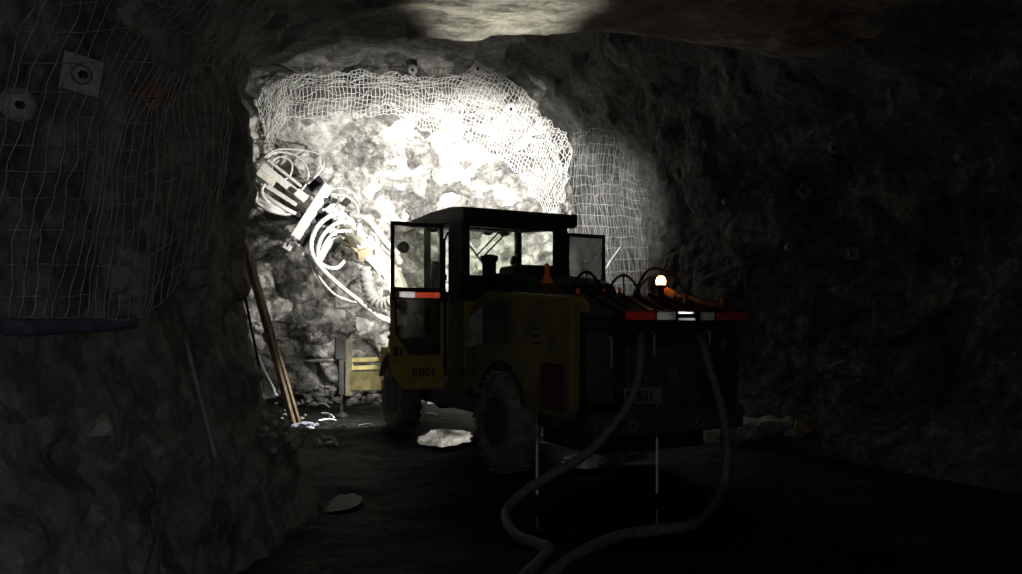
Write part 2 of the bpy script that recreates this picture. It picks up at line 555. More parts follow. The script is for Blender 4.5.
SM = bvh_of([(wl, 100, 60), (wb, 80, 60), (wr, 80, 50), (ce, 60, 60)], 0.0)
RK = bvh_of([(wl, 240, 110), (wb, 300, 210), (wr, 220, 100), (ce, 190, 230), (fl, 230, 300)], 1.0)
EYE = Vector((0, 0, CH))
SMF = bvh_of([(wb, 80, 60), (wr, 80, 50)], 0.0)


def hit(px, py, tree=None, off=0.0):
    d = at(px, py, 1.0) - EYE
    d.normalize()
    h = (tree or RK).ray_cast(EYE, d)
    if h[0] is None: return at(px, py, 12.0), -d
    n = h[1]
    if n.dot(d) > 0: n = -n
    return h[0] + n * off, n


# ------------------------------------------------------------------ wire mesh sheets
def lerp_tab(tab, s):
    """Catmull-Rom through a list of equally spaced 2D/3D points"""
    n = len(tab) - 1
    x = min(max(s, 0), 1) * n
    i = min(int(x), n - 1)
    t = x - i
    p0, p1, p2, p3 = [Vector(tab[k]) for k in (max(i - 1, 0), i, i + 1, min(i + 2, n))]
    return 0.5 * ((2 * p1) + (p2 - p0) * t + (2 * p0 - 5 * p1 + 4 * p2 - p3) * t * t + (3 * p1 - p0 - 3 * p2 + p3) * t ** 3)


def sheet(name, cols, nv, nh, r, m, label, off, wave=2.0, dep=0.05, seed=0, sub=3, seg=4, tree=None):
    """cols: list of columns, each a list of points from the top edge down, over the rock; nv wires down, nh wires across"""
    def S(s, t):
        c = [lerp_tab(col, t) for col in cols]
        p = lerp_tab(c, s)
        k = Vector((s * 7 + seed, t * 3.1, seed))
        px = p.x + wave * noise.noise(k) + .35 * wave * noise.noise(k * 3.7)
        py = p.y + wave * noise.noise(k + Vector((5, 9, 2))) + .35 * wave * noise.noise(k * 3.7 + Vector((1, 2, 3)))
        h, n = hit(px, py, tree or SM, off)
        return h + n * dep * (noise.noise(k * 2.1 + Vector((3, 3, 3))) + .6 * noise.noise(k * 5))
    A, B = nv * sub + 1, nh * sub + 1
    G = [[S(i / (A - 1), j / (B - 1)) for j in range(B)] for i in range(A)]
    bm = BM()
    for i in range(0, A, sub):
        tube(bm, G[i], r, seg, False)
    for j in range(0, B, sub):
        tube(bm, [G[i][j] for i in range(A)], r, seg, False)
    o = link(name, bm, m)
    return tag(o, label, 'wire mesh')


sheet('wire_mesh', [
    [(256, 92), (262, 112), (266, 132), (272, 156)],
    [(290, 71), (286, 86), (284, 100), (284, 120)],
    [(335, 65), (335, 76), (335, 96), (335, 113)],
    [(385, 66), (385, 78), (385, 92), (385, 107)],
    [(430, 71), (430, 84), (428, 104), (430, 126)],
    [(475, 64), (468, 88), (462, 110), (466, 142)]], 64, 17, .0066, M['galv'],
    'bright galvanised wire mesh sagging in waves across the top of the lit rock face', .16, 4.0, .12, 1, tree=SMF)
sheet('wire_mesh', [
    [(440, 122), (446, 108), (455, 88), (474, 60)],
    [(470, 140), (478, 116), (488, 96), (502, 72)],
    [(496, 155), (506, 132), (516, 112), (527, 90)],
    [(520, 172), (530, 148), (540, 130), (548, 108)],
    [(538, 196), (548, 172), (558, 152), (566, 126)],
    [(548, 226), (560, 204), (571, 182), (580, 150)]], 42, 22, .0068, M['galv'],
    'galvanised wire mesh draped down the upper right corner of the face above the cab', .14, 2.6, .12, 5, tree=SMF)
sheet('wire_mesh', [
    [(578, 130), (574, 180), (578, 240), (584, 300)],
    [(600, 128), (596, 180), (602, 240), (606, 300)],
    [(622, 132), (620, 180), (626, 240), (632, 300)],
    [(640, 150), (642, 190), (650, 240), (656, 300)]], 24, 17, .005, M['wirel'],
    'dull wire mesh hanging down the grey wall behind the open right cab door', .10, 2.0, .06, 9, tree=SMF)
sheet('wire_mesh', [
    [(20, -14), (-20, 90), (-40, 200), (-60, 318)],
    [(92, -14), (45, 90), (18, 200), (2, 318)],
    [(160, -14), (98, 90), (74, 200), (48, 318)],
    [(206, -14), (128, 95), (104, 205), (88, 319)],
    [(236, -14), (152, 88), (140, 190), (122, 319)],
    [(252, -14), (176, 72), (172, 170), (152, 300)],
    [(258, -14), (206, 70), (203, 165), (186, 256)],
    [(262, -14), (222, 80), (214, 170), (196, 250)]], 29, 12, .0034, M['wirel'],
    'slack wire mesh bulging over the dim near pillar wall, edged below by a blue hose', .10, 3.5, .035, 13)

# ------------------------------------------------------------------ rock bolts
def rock_bolt(px, py, size, label, m, group, square=True, rot=0.0, tree=None, off=.03):
    p, n = hit(px, py, SM, off)
    if square is None: square = True
    root = thing('rock_bolt', label, 'rock bolt', p, 0, group)
    n = (n.normalized() + (3.5 if px < 200 else 1.3) * (EYE - p).normalized()).normalized()
    p = p + (EYE - p).normalized() * size * .25
    root.location = p
    a, c = frame_from(n)
    R = Matrix((a, c, n)).transposed().to_4x4() @ Matrix.Rotation(rot, 4, 'Z')
    bm = BM()
    h = size / 2
    if square:
        box(bm, -h, h, -h, h, -.006, .010, .004, 0, R)
        lathe_pts = [(.010, h * .55), (.022, h * .42), (.026, h * .28)]
    else:
        lathe_pts = [(-.006, h), (.006, h), (.022, h * .55), (.026, h * .3)]
    tmp = BM(); lathe(tmp, lathe_pts, 'Z', 20)
    for v in tmp.verts: v.co = R @ v.co
    me = bpy.data.meshes.new('t'); tmp.to_mesh(me); tmp.free(); bm.from_mesh(me); bpy.data.meshes.remove(me)
    link('bearing_plate', bm, m, root)
    bm = BM()
    lathe(bm, [(.012, h * .26), (.05, h * .26), (.055, h * .16), (.10, h * .15), (.105, .004)], 'Z', 6)
    for v in bm.verts: v.co = R @ v.co
    link('bolt_head', bm, M['dark'], root)
    return root


rock_bolt(76, 74, .19, 'large square steel bolt plate on the near pillar wall behind the slack mesh', M['plate'], 'rock bolts in the near wall', True, .1)
rock_bolt(12, 104, .16, 'round domed bolt plate low at the edge of the near pillar mesh', M['plate'], 'rock bolts in the near wall', False)
rock_bolt(146, 97, .12, 'rust brown bolt plate where the near mesh wires bunch together', M['rust'], 'rock bolts in the near wall', True, .4)
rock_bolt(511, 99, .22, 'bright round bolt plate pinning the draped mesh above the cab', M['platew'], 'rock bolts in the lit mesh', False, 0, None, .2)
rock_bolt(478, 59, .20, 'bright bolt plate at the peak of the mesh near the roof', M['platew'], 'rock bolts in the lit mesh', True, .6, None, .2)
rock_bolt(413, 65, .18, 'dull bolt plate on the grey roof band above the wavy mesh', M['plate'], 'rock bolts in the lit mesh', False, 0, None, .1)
RB = [(805, 191, .17, 'diamond-set square bolt plate by itself in the middle of the dark wall', .78),
      (728, 201, .12, 'small round bolt plate on the dark wall beside the edge of the lit rock', 0),
      (836, 146, .15, 'round bolt plate highest in the middle of the dark wall', 0),
      (946, 135, .16, 'square bolt plate highest on the dark wall at its near end', .3),
      (966, 155, .18, 'broad round bolt plate just under the highest one at the near end of the wall', 0),
      (686, 241, .13, 'bolt plate at the edge of the lit rock, straight above the beacon', .2),
      (737, 249, .12, 'bolt plate low on the dark wall just beyond the rear stripe bar', .5),
      (791, 247, .13, 'bolt plate low on the dark wall between two others in a row', 0),
      (853, 253, .16, 'square bolt plate low on the dark wall below the highest middle one', .1),
      (959, 262, .15, 'round bolt plate lowest at the near end of the dark wall', 0)]
for k, (px, py, sz, lb, rt) in enumerate(RB):
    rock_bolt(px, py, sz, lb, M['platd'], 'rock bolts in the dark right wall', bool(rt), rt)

# ------------------------------------------------------------------ the drill rig
TH = math.radians(26)
ORG = Vector((-.09, 8.5, 0))
rig = thing('drill_rig', 'yellow single boom drill rig with black cab parked facing the lit rock face', 'drill rig', ORG, TH)
RIGM = Matrix.Translation(ORG) @ Matrix.Rotation(TH, 4, 'Z')
RIGI = RIGM.inverted()


def loc(p): return RIGI @ Vector(p)


def LA(px, py, Y): return loc(at(px, py, Y))


def rp(name, bm, m, parent=None, smooth=False, mats=None, label=None):
    o = link(name, bm, m, parent or rig, smooth, mats)
    if label: o['label'] = label
    return o


# chassis
bm = BM()
box(bm, .22, 1.33, -1.5, 5.0, .52, .92, .02)
box(bm, .35, 1.2, 4.9, 5.9, .60, 1.25, .03)
for v in (0.0, 3.78):
    tube(bm, [(.15, v, .56), (1.45, v, .56)], .12, 12)
    lathe(bm, [(-.2, .1), (-.1, .22), (.1, .22), (.2, .1)], 'X', 16, (.78, v, .56))
box(bm, .1, 1.45, 1.3, 3.1, .72, .98, .02)
box(bm, .25, 1.6, -1.45, -.45, .38, .62, .04)
box(bm, 1.05, 1.4, .4, 3.3, .34, .6, .04)
rp('chassis', bm, M['dark'])

# rear module, sloped deck
bm = BM()
prism(bm, [(-1.72, .60), (-1.72, 1.62), (-1.66, 1.70), (-1.05, 1.93), (.55, 1.98), (.95, 1.80), (.95, 1.25), (.62, 1.25), (.5, 1.22), (-.5, 1.22), (-.62, 1.0), (-.7, .60)], 0, .04, 1.80, .02)
rp('rear_module', bm, M['dark'])
bm = BM()
for k in range(7):
    u = .42 + k * .19
    beam(bm, (u, -1.64, 1.735), (u, -1.08, 1.945), .03, .03)
for z in (1.45, 1.37, 1.29):
    box(bm, 1.15, 1.55, -1.745, -1.72, z, z + .03)
rp('deck_rib', bm, M['matte'])
# rear plate with recesses
bm = BM()
box(bm, .05, 1.80, -1.80, -1.71, .60, .82, .015)
box(bm, .42, 1.30, -1.78, -1.71, .82, 1.42, .02)
box(bm, .02, .30, -1.76, -1.71, .9, 1.55, .02)
rp('rear_plate', bm, M['grey'].copy())
gm = rig.children[-1].data.materials[0]
for n in gm.node_tree.nodes:
    if n.type == 'VALTORGB':
        n.color_ramp.elements[0].color = (.03, .03, .028, 1); n.color_ramp.elements[1].color = (.06, .06, .056, 1)
for u, z0, z1 in ((.245, 1.2, 1.52), (.72, 1.3, 1.56), (1.38, 1.4, 1.58)):
    bm = BM(); tube(bm, [(u, -1.72, z0), (u, -1.79, z0 + .03), (u, -1.79, z1 - .03), (u, -1.72, z1)], .013, 8)
    rp('grab_handle', bm, M['plate'])
bm = BM()
box(bm, .05, .62, -1.755, -1.70, .98, 1.32, .02)
rp('rear_access_panel', bm, M['redbrown'], label='red brown panel on the rear')
# stripe bar
bm = BM()
box(bm, .34, 1.86, -1.82, -1.70, 1.645, 1.755, .012)
rp('rear_bumper_bar', bm, M['black'])


def retro(name, u0, u1, z0, z1, v, m, s=.007, parent=None, org=None):
    """strip of corner-cube prisms on the plane facing -v"""
    bm = BM()
    # cube lattice seen along (1,1,1); map that axis to -v
    e3 = Vector((1, 1, 1)).normalized()
    e1 = Vector((1, -1, 0)).normalized()
    e2 = e3.cross(e1)
    def mp(p):
        return Vector((p.dot(e1), -p.dot(e3), p.dot(e2))) * s
    nn = int((abs(u1 - u0) + abs(z1 - z0)) / s) + 4
    cu, cz = (u0 + u1) / 2, (z0 + z1) / 2
    cache = {}
    def vert(p):
        k = (round(p.x), round(p.y), round(p.z))
        if k not in cache:
            q = mp(p)
            cache[k] = bm.verts.new((q.x + cu, q.y + v, q.z + cz))
        return cache[k]
    for i in range(-nn, nn):
        for j in range(-nn, nn):
            k = -i - j
            c = mp(Vector((i + .5, j + .5, k + .5)))
            if abs(c.x) > (u1 - u0) / 2 or abs(c.z) > (z1 - z0) / 2: continue
            o = Vector((i, j, k))
            X, Y, Z = Vector((1, 0, 0)), Vector((0, 1, 0)), Vector((0, 0, 1))
            for a, b_, c_ in ((X, Y, Z), (Y, Z, X), (Z, X, Y)):
                try: bm.faces.new([vert(o + a), vert(o + a + b_), vert(o + a + b_ + c_), vert(o + a + c_)])
                except ValueError: pass
    return rp(name, bm, m, parent)


for nm, u0, u1, m, lb in (('reflective_tape', .365, .70, 'rrs', 'red reflective tape'), ('reflective_tape', .715, .93, 'rw8', 'white reflective tape'),
                          ('reflective_tape', 1.23, 1.40, 'rw8', 'white reflective tape'), ('reflective_tape', 1.42, 1.835, 'rr2', 'red reflective tape')):
    o = retro(nm, u0, u1, 1.665, 1.735, -1.83, M[m]); o['label'] = lb
o = retro('reflective_tape', .965, 1.165, 1.722, 1.742, -1.83, M['rws']); o['label'] = 'thin white reflective strip'
o = retro('reflective_tape', .965, 1.165, 1.655, 1.690, -1.83, M['rwd'], .009); o['label'] = 'dirty white reflective strip'


def lettering(txt, size, u, v, z, m, parent, name='lettering'):
    cu = bpy.data.curves.new('t', 'FONT'); cu.body = txt; cu.size = size; cu.extrude = .002; cu.offset = size * .018
    o = bpy.data.objects.new('t', cu); COL.objects.link(o)
    bpy.context.view_layer.update()
    dg = bpy.context.evaluated_depsgraph_get()
    me = bpy.data.meshes.new_from_object(o.evaluated_get(dg))
    bpy.data.objects.remove(o); bpy.data.curves.remove(cu)
    me.transform(Matrix.Translation((u, v, z)) @ Matrix.Rotation(math.pi / 2, 4, 'X'))
    me.materials.clear(); me.materials.append(m)
    q = bpy.data.objects.new(name, me); COL.objects.link(q); q.parent = parent
    return q


bm = BM(); box(bm, .38, .80, -1.80, -1.785, .885, 1.035, .004)
npl = rp('number_plate', bm, M['sign'], label='pale number plate reading RB01')
lettering('RB01', .145, .395, -1.803, .91, M['letter'], npl)
bm = BM()
for i in range(4):
    for j in range(4):
        if (i + j) % 2 == 0 or i == 3:
            box(bm, .88 + i * .027, .902 + i * .027, -1.786, -1.778, 1.09 + j * .028, 1.113 + j * .028)
rp('safety_sticker', bm, M['stick'], label='pale square sticker')
bm = BM(); box(bm, .60, .65, -1.786, -1.778, 1.10, 1.14, .003)
rp('safety_sticker', bm, M['stick'], label='tiny pale sticker')
for u in (.19, .46, 1.24):
    bm = BM(); lathe(bm, [(-1.80, .055), (-1.83, .05), (-1.835, .035), (-1.82, .03)], 'Y', 20, (u, 0, .69))
    tl = rp('rear_lamp', bm, M['stick'])
    bm = BM(); lathe(bm, [(-1.822, .03), (-1.838, .02), (-1.842, .004)], 'Y', 14, (u, 0, .69)); link('lamp_lens', bm, M['dark'], tl)
bm = BM(); prism(bm, [(1.56, 1.38), (1.64, 1.38), (1.64, 1.46), (1.60, 1.47), (1.56, 1.44)], 1, -1.735, -1.715)
rp('warning_sticker', bm, M['yellowd'], label='small yellow sticker')

# yellow side tank
bm = BM()
prism(bm, [(-1.56, 1.02), (-1.58, 1.80), (-1.50, 1.88), (-.42, 1.97), (-.34, 1.88), (-.34, 1.28), (-.60, .98), (-.66, .76), (-1.48, .74), (-1.56, .82)], 0, -.06, .16, .035)
tk = rp('side_tank', bm, M['yellowd'])
bm = BM()
for z in (1.43, 1.50, 1.57):
    box(bm, -.064, -.058, -1.0, -.82, z, z + .025)
link('tank_marking', bm, M['letter'], tk)
bm = BM(); lathe(bm, [(1.95, .07), (2.0, .07), (2.02, .05), (2.02, .02)], 'Z', 16, (.08, -.6, 0)); link('filler_cap', bm, M['black'], tk)
bm = BM(); prism(bm, [(-1.45, .80), (-1.45, 1.25), (-1.0, 1.25), (-1.0, .80)], 0, -.068, -.055)
link('tank_panel', bm, M['redbrown'], tk)['label'] = 'brown lower panel of the tank'

# fender over the rear wheel, side covers
bm = BM()
arc = [(.62 * math.cos(a), .56 + .66 * math.sin(a)) for a in [math.radians(x) for x in range(20, 161, 14)]]
arcp = [(p[0], p[1]) for p in arc]
outer = [(-.72, 1.30), (-.40, 1.34), (-.30, 1.98), (.42, 2.02), (.78, 1.86), (.98, 1.60), (.98, .95)]
prism(bm, [(.62, .80)] + arcp + [(-.66, .80)] + outer, 0, -.03, .22, .012)
fd = rp('rear_fender', bm, M['yellowd'])
bm = BM(); prism(bm, [(.50, 1.42), (.50, 1.84), (.86, 1.72), (.95, 1.58), (.95, 1.36)], 0, -.042, -.028, .006)
link('fender_cover', bm, M['cover'], fd)['label'] = 'light grey cover'
bm = BM()
box(bm, -.05, -.025, -.24, .46, 1.42, 1.92, .008)
for k in range(9): box(bm, -.062, -.045, -.20, .42, 1.46 + k * .05, 1.475 + k * .05)
link('vent_grille', bm, M['grille'], fd)
bm = BM(); tube(bm, [(-.04, y, z) for y, z in [(p[0] * 1.0, p[1]) for p in arcp]], .022, 8); link('fender_edge', bm, M['hose'], fd)
# engine hood behind the cab
bm = BM()
prism(bm, [(-.25, 1.9), (-.1, 2.10), (.15, 2.18), (.95, 2.28), (1.08, 2.25), (1.08, 1.9)], 0, .30, 1.40, .03)
eh = rp('engine_hood', bm, M['black'])
bm = BM(); lathe(bm, [(2.1, .085), (2.40, .085), (2.42, .11), (2.47, .11), (2.49, .05)], 'Z', 18, (.22, .85, 0)); link('air_intake', bm, M['black'], eh)
bm = BM(); box(bm, .42, 1.0, .5, 1.02, 2.2, 2.36, .05); link('hood_box', bm, M['black'], eh)

# hose hoops on the deck
hoops = [((.27, -1.0), (.66, -1.0), .24), ((.69, -1.02), (1.13, -1.0), .22), ((1.0, -1.1), (1.42, -1.08), .20), ((.45, -.62), (.9, -.6), .14)]
for (a, b_, h) in hoops:
    pts = []
    for k in range(17):
        t = k / 16
        pts.append((a[0] + (b_[0] - a[0]) * t, a[1] + (b_[1] - a[1]) * t, 1.92 + h * math.sin(math.pi * t) ** .75))
    bm = BM(); tube(bm, pts, .014, 8)
    hp = rp('hose_hoop', bm, M['matte'])
    mx, my = (a[0] + b_[0]) / 2, (a[1] + b_[1]) / 2
    bm = BM(); tube(bm, [(mx, my, 1.92), (mx, my, 1.92 + h)], .014, 6); link('hoop_stay', bm, M['hose'], hp)
bm = BM(); tube(bm, spline([(1.10, -.9, 1.92), (1.22, -1.0, 2.2), (1.42, -1.1, 2.18), (1.56, -1.25, 1.95), (1.70, -1.5, 1.80)], 6), .014, 8)
rp('hose_hoop', bm, M['matte'])
# bits near the beacon; its orange light is painted into bracket and pipes
bm = BM()
beam(bm, (1.235, -1.2, 1.99), (1.37, -1.22, 1.93), .10, .085, .012)
rp('pipe_bracket', bm, M['bracketglow'], label='box bracket coloured with beacon glow')
bm = BM()
tube(bm, spline([(1.38, -1.25, 1.92), (1.50, -1.32, 1.90), (1.62, -1.42, 1.845), (1.80, -1.52, 1.80)], 5), .032, 8)
tube(bm, spline([(1.40, -1.15, 1.90), (1.55, -1.22, 1.86), (1.76, -1.40, 1.80)], 5), .024, 8)
box(bm, 1.77, 1.80, -1.53, -1.48, 1.74, 1.90, .006)
box(bm, 1.44, 1.50, -1.34, -1.26, 1.80, 1.93, .006)
rp('deck_pipe', bm, M['pipeglow'], label='pipes along the deck edge coloured with beacon glow')
for u, v in ((.66, -.5), (.96, -.55), (1.0, -.8)):
    bm = BM(); lathe(bm, [(1.90, .02), (1.99, .022), (2.02, .015), (2.025, .005)], 'Z', 10, (u, v, 0))
    rp('marker_cap', bm, M['orange'], label='small orange cap')
# beacon
bm = BM(); lathe(bm, [(1.80, .035), (1.99, .03), (2.0, .055), (2.03, .055), (2.032, .02)], 'Z', 18, (1.165, -1.3, 0))
bc = rp('warning_beacon', bm, M['black'])
bm = BM(); lathe(bm, [(2.03, .046), (2.07, .050), (2.10, .042), (2.118, .022), (2.122, .003)], 'Z', 20, (1.165, -1.3, 0))
link('beacon_dome', bm, M['beacon'], bc)['label'] = 'glowing amber dome'

# wheels
def wheel(u0, u1, v):
    R, z = .56, .56
    w = u1 - u0
    bm = BM()
    prof = [(u0 + .03, .27), (u0, .34), (u0 - .012, .43), (u0 + .015, .51), (u0 + .06, .545), (u1 - .06, .545), (u1 - .015, .51), (u1 + .012, .43), (u1, .34), (u1 - .03, .27)]
    lathe(bm, prof, 'X', 48, (0, v, z))
    for k in range(26):
        for sd in (0, 1):
            a = 2 * math.pi * (k + .5 * sd) / 26
            m = Matrix.Translation((0, v, z)) @ Matrix.Rotation(a, 4, 'X')
            x0, x1 = (u0 + .01, (u0 + u1) / 2 + .02) if sd == 0 else ((u0 + u1) / 2 - .02, u1 - .01)
            box(bm, x0, x1, -.022, .022, .53, .562, 0, 0, m)
    root = rp('wheel', bm, M['rubber'])
    bm = BM()
    for s, e in ((u0, 1), (u1, -1)):
        lathe(bm, [(s + .02 * e, .275), (s + .005 * e, .27), (s + .03 * e, .24), (s + .09 * e, .22), (s + .10 * e, .12), (s + .06 * e, .10), (s + .05 * e, .05)], 'X', 28, (0, v, z))
        for k in range(8):
            a = 2 * math.pi * k / 8
            lathe(bm, [(s + .10 * e, .016), (s + .075 * e, .016), (s + .07 * e, .004)], 'X', 6, (0, v + .165 * math.cos(a), z + .165 * math.sin(a)))
    link('wheel_rim', bm, M['rim'], root)
    return root


for u0, u1 in ((-.11, .22), (1.40, 1.73)):
    wheel(u0, u1, 0.0); wheel(u0, u1, 3.78)

# cab
bm = BM()
def post(u0, u1, v0, v1, z0=1.9, z1=2.98): box(bm, u0, u1, v0, v1, z0, z1, .012)
post(.0, .10, 1.16, 1.66)            # wide rear left post
post(1.38, 1.50, 1.16, 1.30)
post(.0, .08, 2.52, 2.60, .95, 3.08); post(1.42, 1.50, 2.50, 2.60, .95, 3.08)
post(.0, 1.5, 1.16, 1.22, 1.9, 2.26)  # below the rear window
post(.0, 1.5, 1.16, 1.22, 2.87, 2.96)
post(.0, 1.5, 2.52, 2.60, 3.03, 3.10)
post(.0, 1.5, 2.52, 2.60, 1.75, 1.95)
post(1.30, 1.40, 1.165, 1.215, 2.2, 2.90)
for u in (.0, 1.42): beam(bm, (u + .04, 1.2, 2.93), (u + .04, 2.6, 3.06), .08, .07)
rp('cab_frame', bm, M['black'])
bm = BM()
prism(bm, [(1.12, .84), (1.12, 1.94), (1.72, 1.94), (1.72, .84)], 0, -.0, .10, .02)
box(bm, .06, 1.46, 1.14, 1.22, .9, 1.94, .02)
box(bm, .06, 1.46, 2.50, 2.60, .9, 1.78, .02)
box(bm, 1.40, 1.50, 1.14, 1.70, .86, 1.94, .02)
box(bm, .05, 1.46, 1.16, 2.6, .86, .96, .02)
rp('cab_lower_wall', bm, M['yellowd'])
bm = BM()
prism(bm, [(1.02, 2.90), (.98, 3.0), (1.05, 3.09), (1.5, 3.15), (2.2, 3.18), (3.0, 3.18), (3.1, 3.15), (3.12, 3.08), (2.6, 3.06), (1.3, 2.94)], 0, -.05, 1.55, .035)
rf = rp('cab_roof', bm, M['black'])
for u in (.98, 1.26):
    bm = BM(); lathe(bm, [(1.03, .05), (.975, .05), (.965, .04), (.97, .01)], 'Y', 18, (u, 0, 3.015)); link('roof_lamp', bm, M['dark'], rf)
bm = BM()
box(bm, 1.5, 1.58, 1.02, 1.5, 2.93, 3.10, .03)
link('roof_end_cap', bm, M['black'], rf)
bm = BM(); box(bm, .10, 1.38, 1.185, 1.195, 2.24, 2.89); rp('rear_window_pane', bm, M['glass'])
bm = BM(); box(bm, .08, 1.42, 2.555, 2.565, 1.92, 3.05); rp('windscreen_pane', bm, M['glass'])
# seat and controls
bm = BM()
box(bm, .50, 1.0, 1.55, 2.0, 1.25, 1.42, .05); box(bm, .52, .98, 1.48, 1.60, 1.40, 2.12, .06); box(bm, .66, .84, 1.6, 1.8, .95, 1.28, .02)
st = rp('driver_seat', bm, M['seat'])
bm = BM(); box(bm, .62, .88, 1.50, 1.60, 2.1, 2.32, .05); link('headrest', bm, M['seat'], st)
bm = BM(); prism(bm, [(2.2, .95), (2.14, 1.9), (2.3, 2.1), (2.5, 2.12), (2.5, .95)], 0, .12, 1.38, .02)
cs = rp('control_console', bm, M['seat'])
bm = BM(); tube(bm, [(1.22, 2.2, 2.0), (1.20, 2.16, 2.5)], .03, 10); lathe(bm, [(2.48, .02), (2.53, .05), (2.60, .045), (2.64, .01)], 'Z', 12, (1.20, 2.16, 0)); link('control_lever', bm, M['seat'], cs)
bm = BM(); beam(bm, (1.22, 2.63, 3.06), (.82, 2.63, 2.66), .02, .02); beam(bm, (1.34, 2.63, 3.06), (.90, 2.63, 2.62), .02, .02); beam(bm, (.72, 2.63, 2.80), (1.0, 2.63, 2.46), .02, .02)
rp('windscreen_wiper', bm, M['black'])
bm = BM()
lathe(bm, [(2.90, .075), (2.98, .10), (3.02, .10), (3.03, .02)], 'Y', 18, (.66, 0, 2.72))
tube(bm, [(.66, 2.93, 2.80), (.66, 2.90, 2.96)], .014, 8)
rp('mirror', bm, M['black'])
# lamp cluster at the front of the cab, seen through both windows
bm = BM(); box(bm, .16, .36, 2.70, 2.86, 2.12, 2.50, .02); tube(bm, [(.26, 2.78, 1.6), (.26, 2.78, 2.14)], .03, 8); box(bm, .12, .40, 2.72, 2.82, 2.30, 2.38, .01); box(bm, .20, .30, 2.72, 2.84, 2.48, 2.57, .02)
rp('front_lamp_stack', bm, M['black'])

# doors
def door(sgn, v, u0, u1, zt=2.955, zb=.815, glass='glassd', full=True):
    """plane at v, free edge u0, hinge u1"""
    bm = BM()
    d = 1 if u1 > u0 else -1
    lo, hi = min(u0, u1), max(u0, u1)
    t0, t1 = v - .025, v + .025
    w = .045
    box(bm, lo, lo + w, t0, t1, 1.95, zt, .008); box(bm, hi - w, hi, t0, t1, 1.95, zt, .008)
    box(bm, lo, hi, t0, t1, zt - .05, zt, .008); box(bm, lo, hi, t0, t1, 2.06, 2.12, .008)
    root = rp('cab_door', bm, M['black'])
    bm = BM(); box(bm, lo + w - .01, hi - w + .01, v - .004, v + .004, 2.11, zt - .04); link('upper_pane', bm, M[glass], root)
    bm = BM()
    # yellow lower skin as a frame round the lower pane
    a = lambda x: u0 + d * x
    W = abs(u1 - u0)
    outer = [(0, 2.07), (W, 2.07), (W, zb), (.16, zb), (.05, zb + .16), (-.01, zb + .36)]
    inner = [(.055, 1.98), (W - .06, 1.98), (W - .06, 1.26), (.25, 1.26), (.065, 1.54), (.06, 1.6)]
    n = 6
    for s in (t0 + .004, t1 - .004):
        O = [bm.verts.new((a(x), s, z)) for x, z in outer]; I = [bm.verts.new((a(x), s, z)) for x, z in inner]
        for k in range(n): bm.faces.new([O[k], O[(k + 1) % n], I[(k + 1) % n], I[k]])
        if s < v: O0, I0 = O, I
    for k in range(n):
        bm.faces.new([O0[k], O[k], O[(k + 1) % n], O0[(k + 1) % n]]); bm.faces.new([I0[k], I0[(k + 1) % n], I[(k + 1) % n], I[k]])
    bmesh.ops.recalc_face_normals(bm, faces=bm.faces[:])
    link('door_skin', bm, M['yellow'], root)['label'] = 'yellow lower door skin'
    bm = BM(); prism(bm, [(a(x), z) for x, z in inner], 1, v - .004, v + .004); link('lower_pane', bm, M['glasst'], root)['label'] = 'dark lower pane with one cut corner'
    bm = BM()
    I2 = [(.055, 1.98), (W - .06, 1.98), (W - .06, 1.26), (.25, 1.26), (.065, 1.54), (.055, 1.98)]
    tube(bm, [(a(x), t0 - .002, z) for x, z in I2], .013, 6); link('pane_seal', bm, M['hose'], root)
    if full:
        bm = BM(); box(bm, a(.03), a(.085), t0 - .02, t0, 1.24, 1.36, .006); box(bm, a(.115), a(.135), t0 - .025, t0, 1.25, 1.35, .004); link('door_latch', bm, M['black'], root)
        for zh in (1.1, 2.5):
            bm = BM(); tube(bm, [(a(W), v, zh), (a(W), v, zh + .14)], .025, 8); link('hinge', bm, M['black'], root)
        o = retro('reflective_tape', a(.10), a(.31), 1.992, 2.062, t0 - .004, M['rw'], .007, root); o['label'] = 'white reflective tape'
        o = retro('reflective_tape', a(.32), a(.65), 1.992, 2.062, t0 - .004, M['rr'], .007, root); o['label'] = 'red reflective tape'
        lettering('RB01', .15, a(.27), t0 - .002, .985, M['letter'], root)
    return root


door(-1, 1.75, -.74, -.035)
door(1, 1.24, 2.13, 1.52, 2.875, 1.0, 'glassr', False)
# mirror beyond the left door
bm = BM(); lathe(bm, [(3.0, .06), (3.03, .085), (3.06, .085), (3.07, .02)], 'Y', 20, (-.15, 0, 2.78)); tube(bm, [(-.15, 3.03, 2.8), (-.14, 3.03, 2.98), (0, 2.95, 3.04)], .014, 8)
rp('mirror', bm, M['hose'])
# access rails beside the door gap
bm = BM(); tube(bm, [(.02, 1.70, 2.0), (-.03, 1.71, 2.1), (-.03, 1.71, 2.75), (.02, 1.70, 2.85)], .016, 8); rp('grab_handle', bm, M['black'])

# front lower body ahead of the cab (low deck between cab and boom foot)
bm = BM()
prism(bm, [(2.6, .95), (2.6, 1.55), (3.3, 1.48), (4.9, 1.42), (5.0, .95)], 0, .18, 1.36, .03)
rp('front_deck', bm, M['yellowd'])
for u0, u1 in ((-.12, .22), (1.36, 1.70)):
    bm = BM()
    a2 = [(3.78 + .66 * math.cos(a), .56 + .66 * math.sin(a)) for a in [math.radians(x) for x in range(25, 156, 13)]]
    b2 = [(3.78 + .70 * math.cos(a), .56 + .70 * math.sin(a)) for a in [math.radians(x) for x in range(155, 24, -13)]]
    prism(bm, a2 + b2, 0, u0, u1)
    rp('front_fender', bm, M['yellowd'])

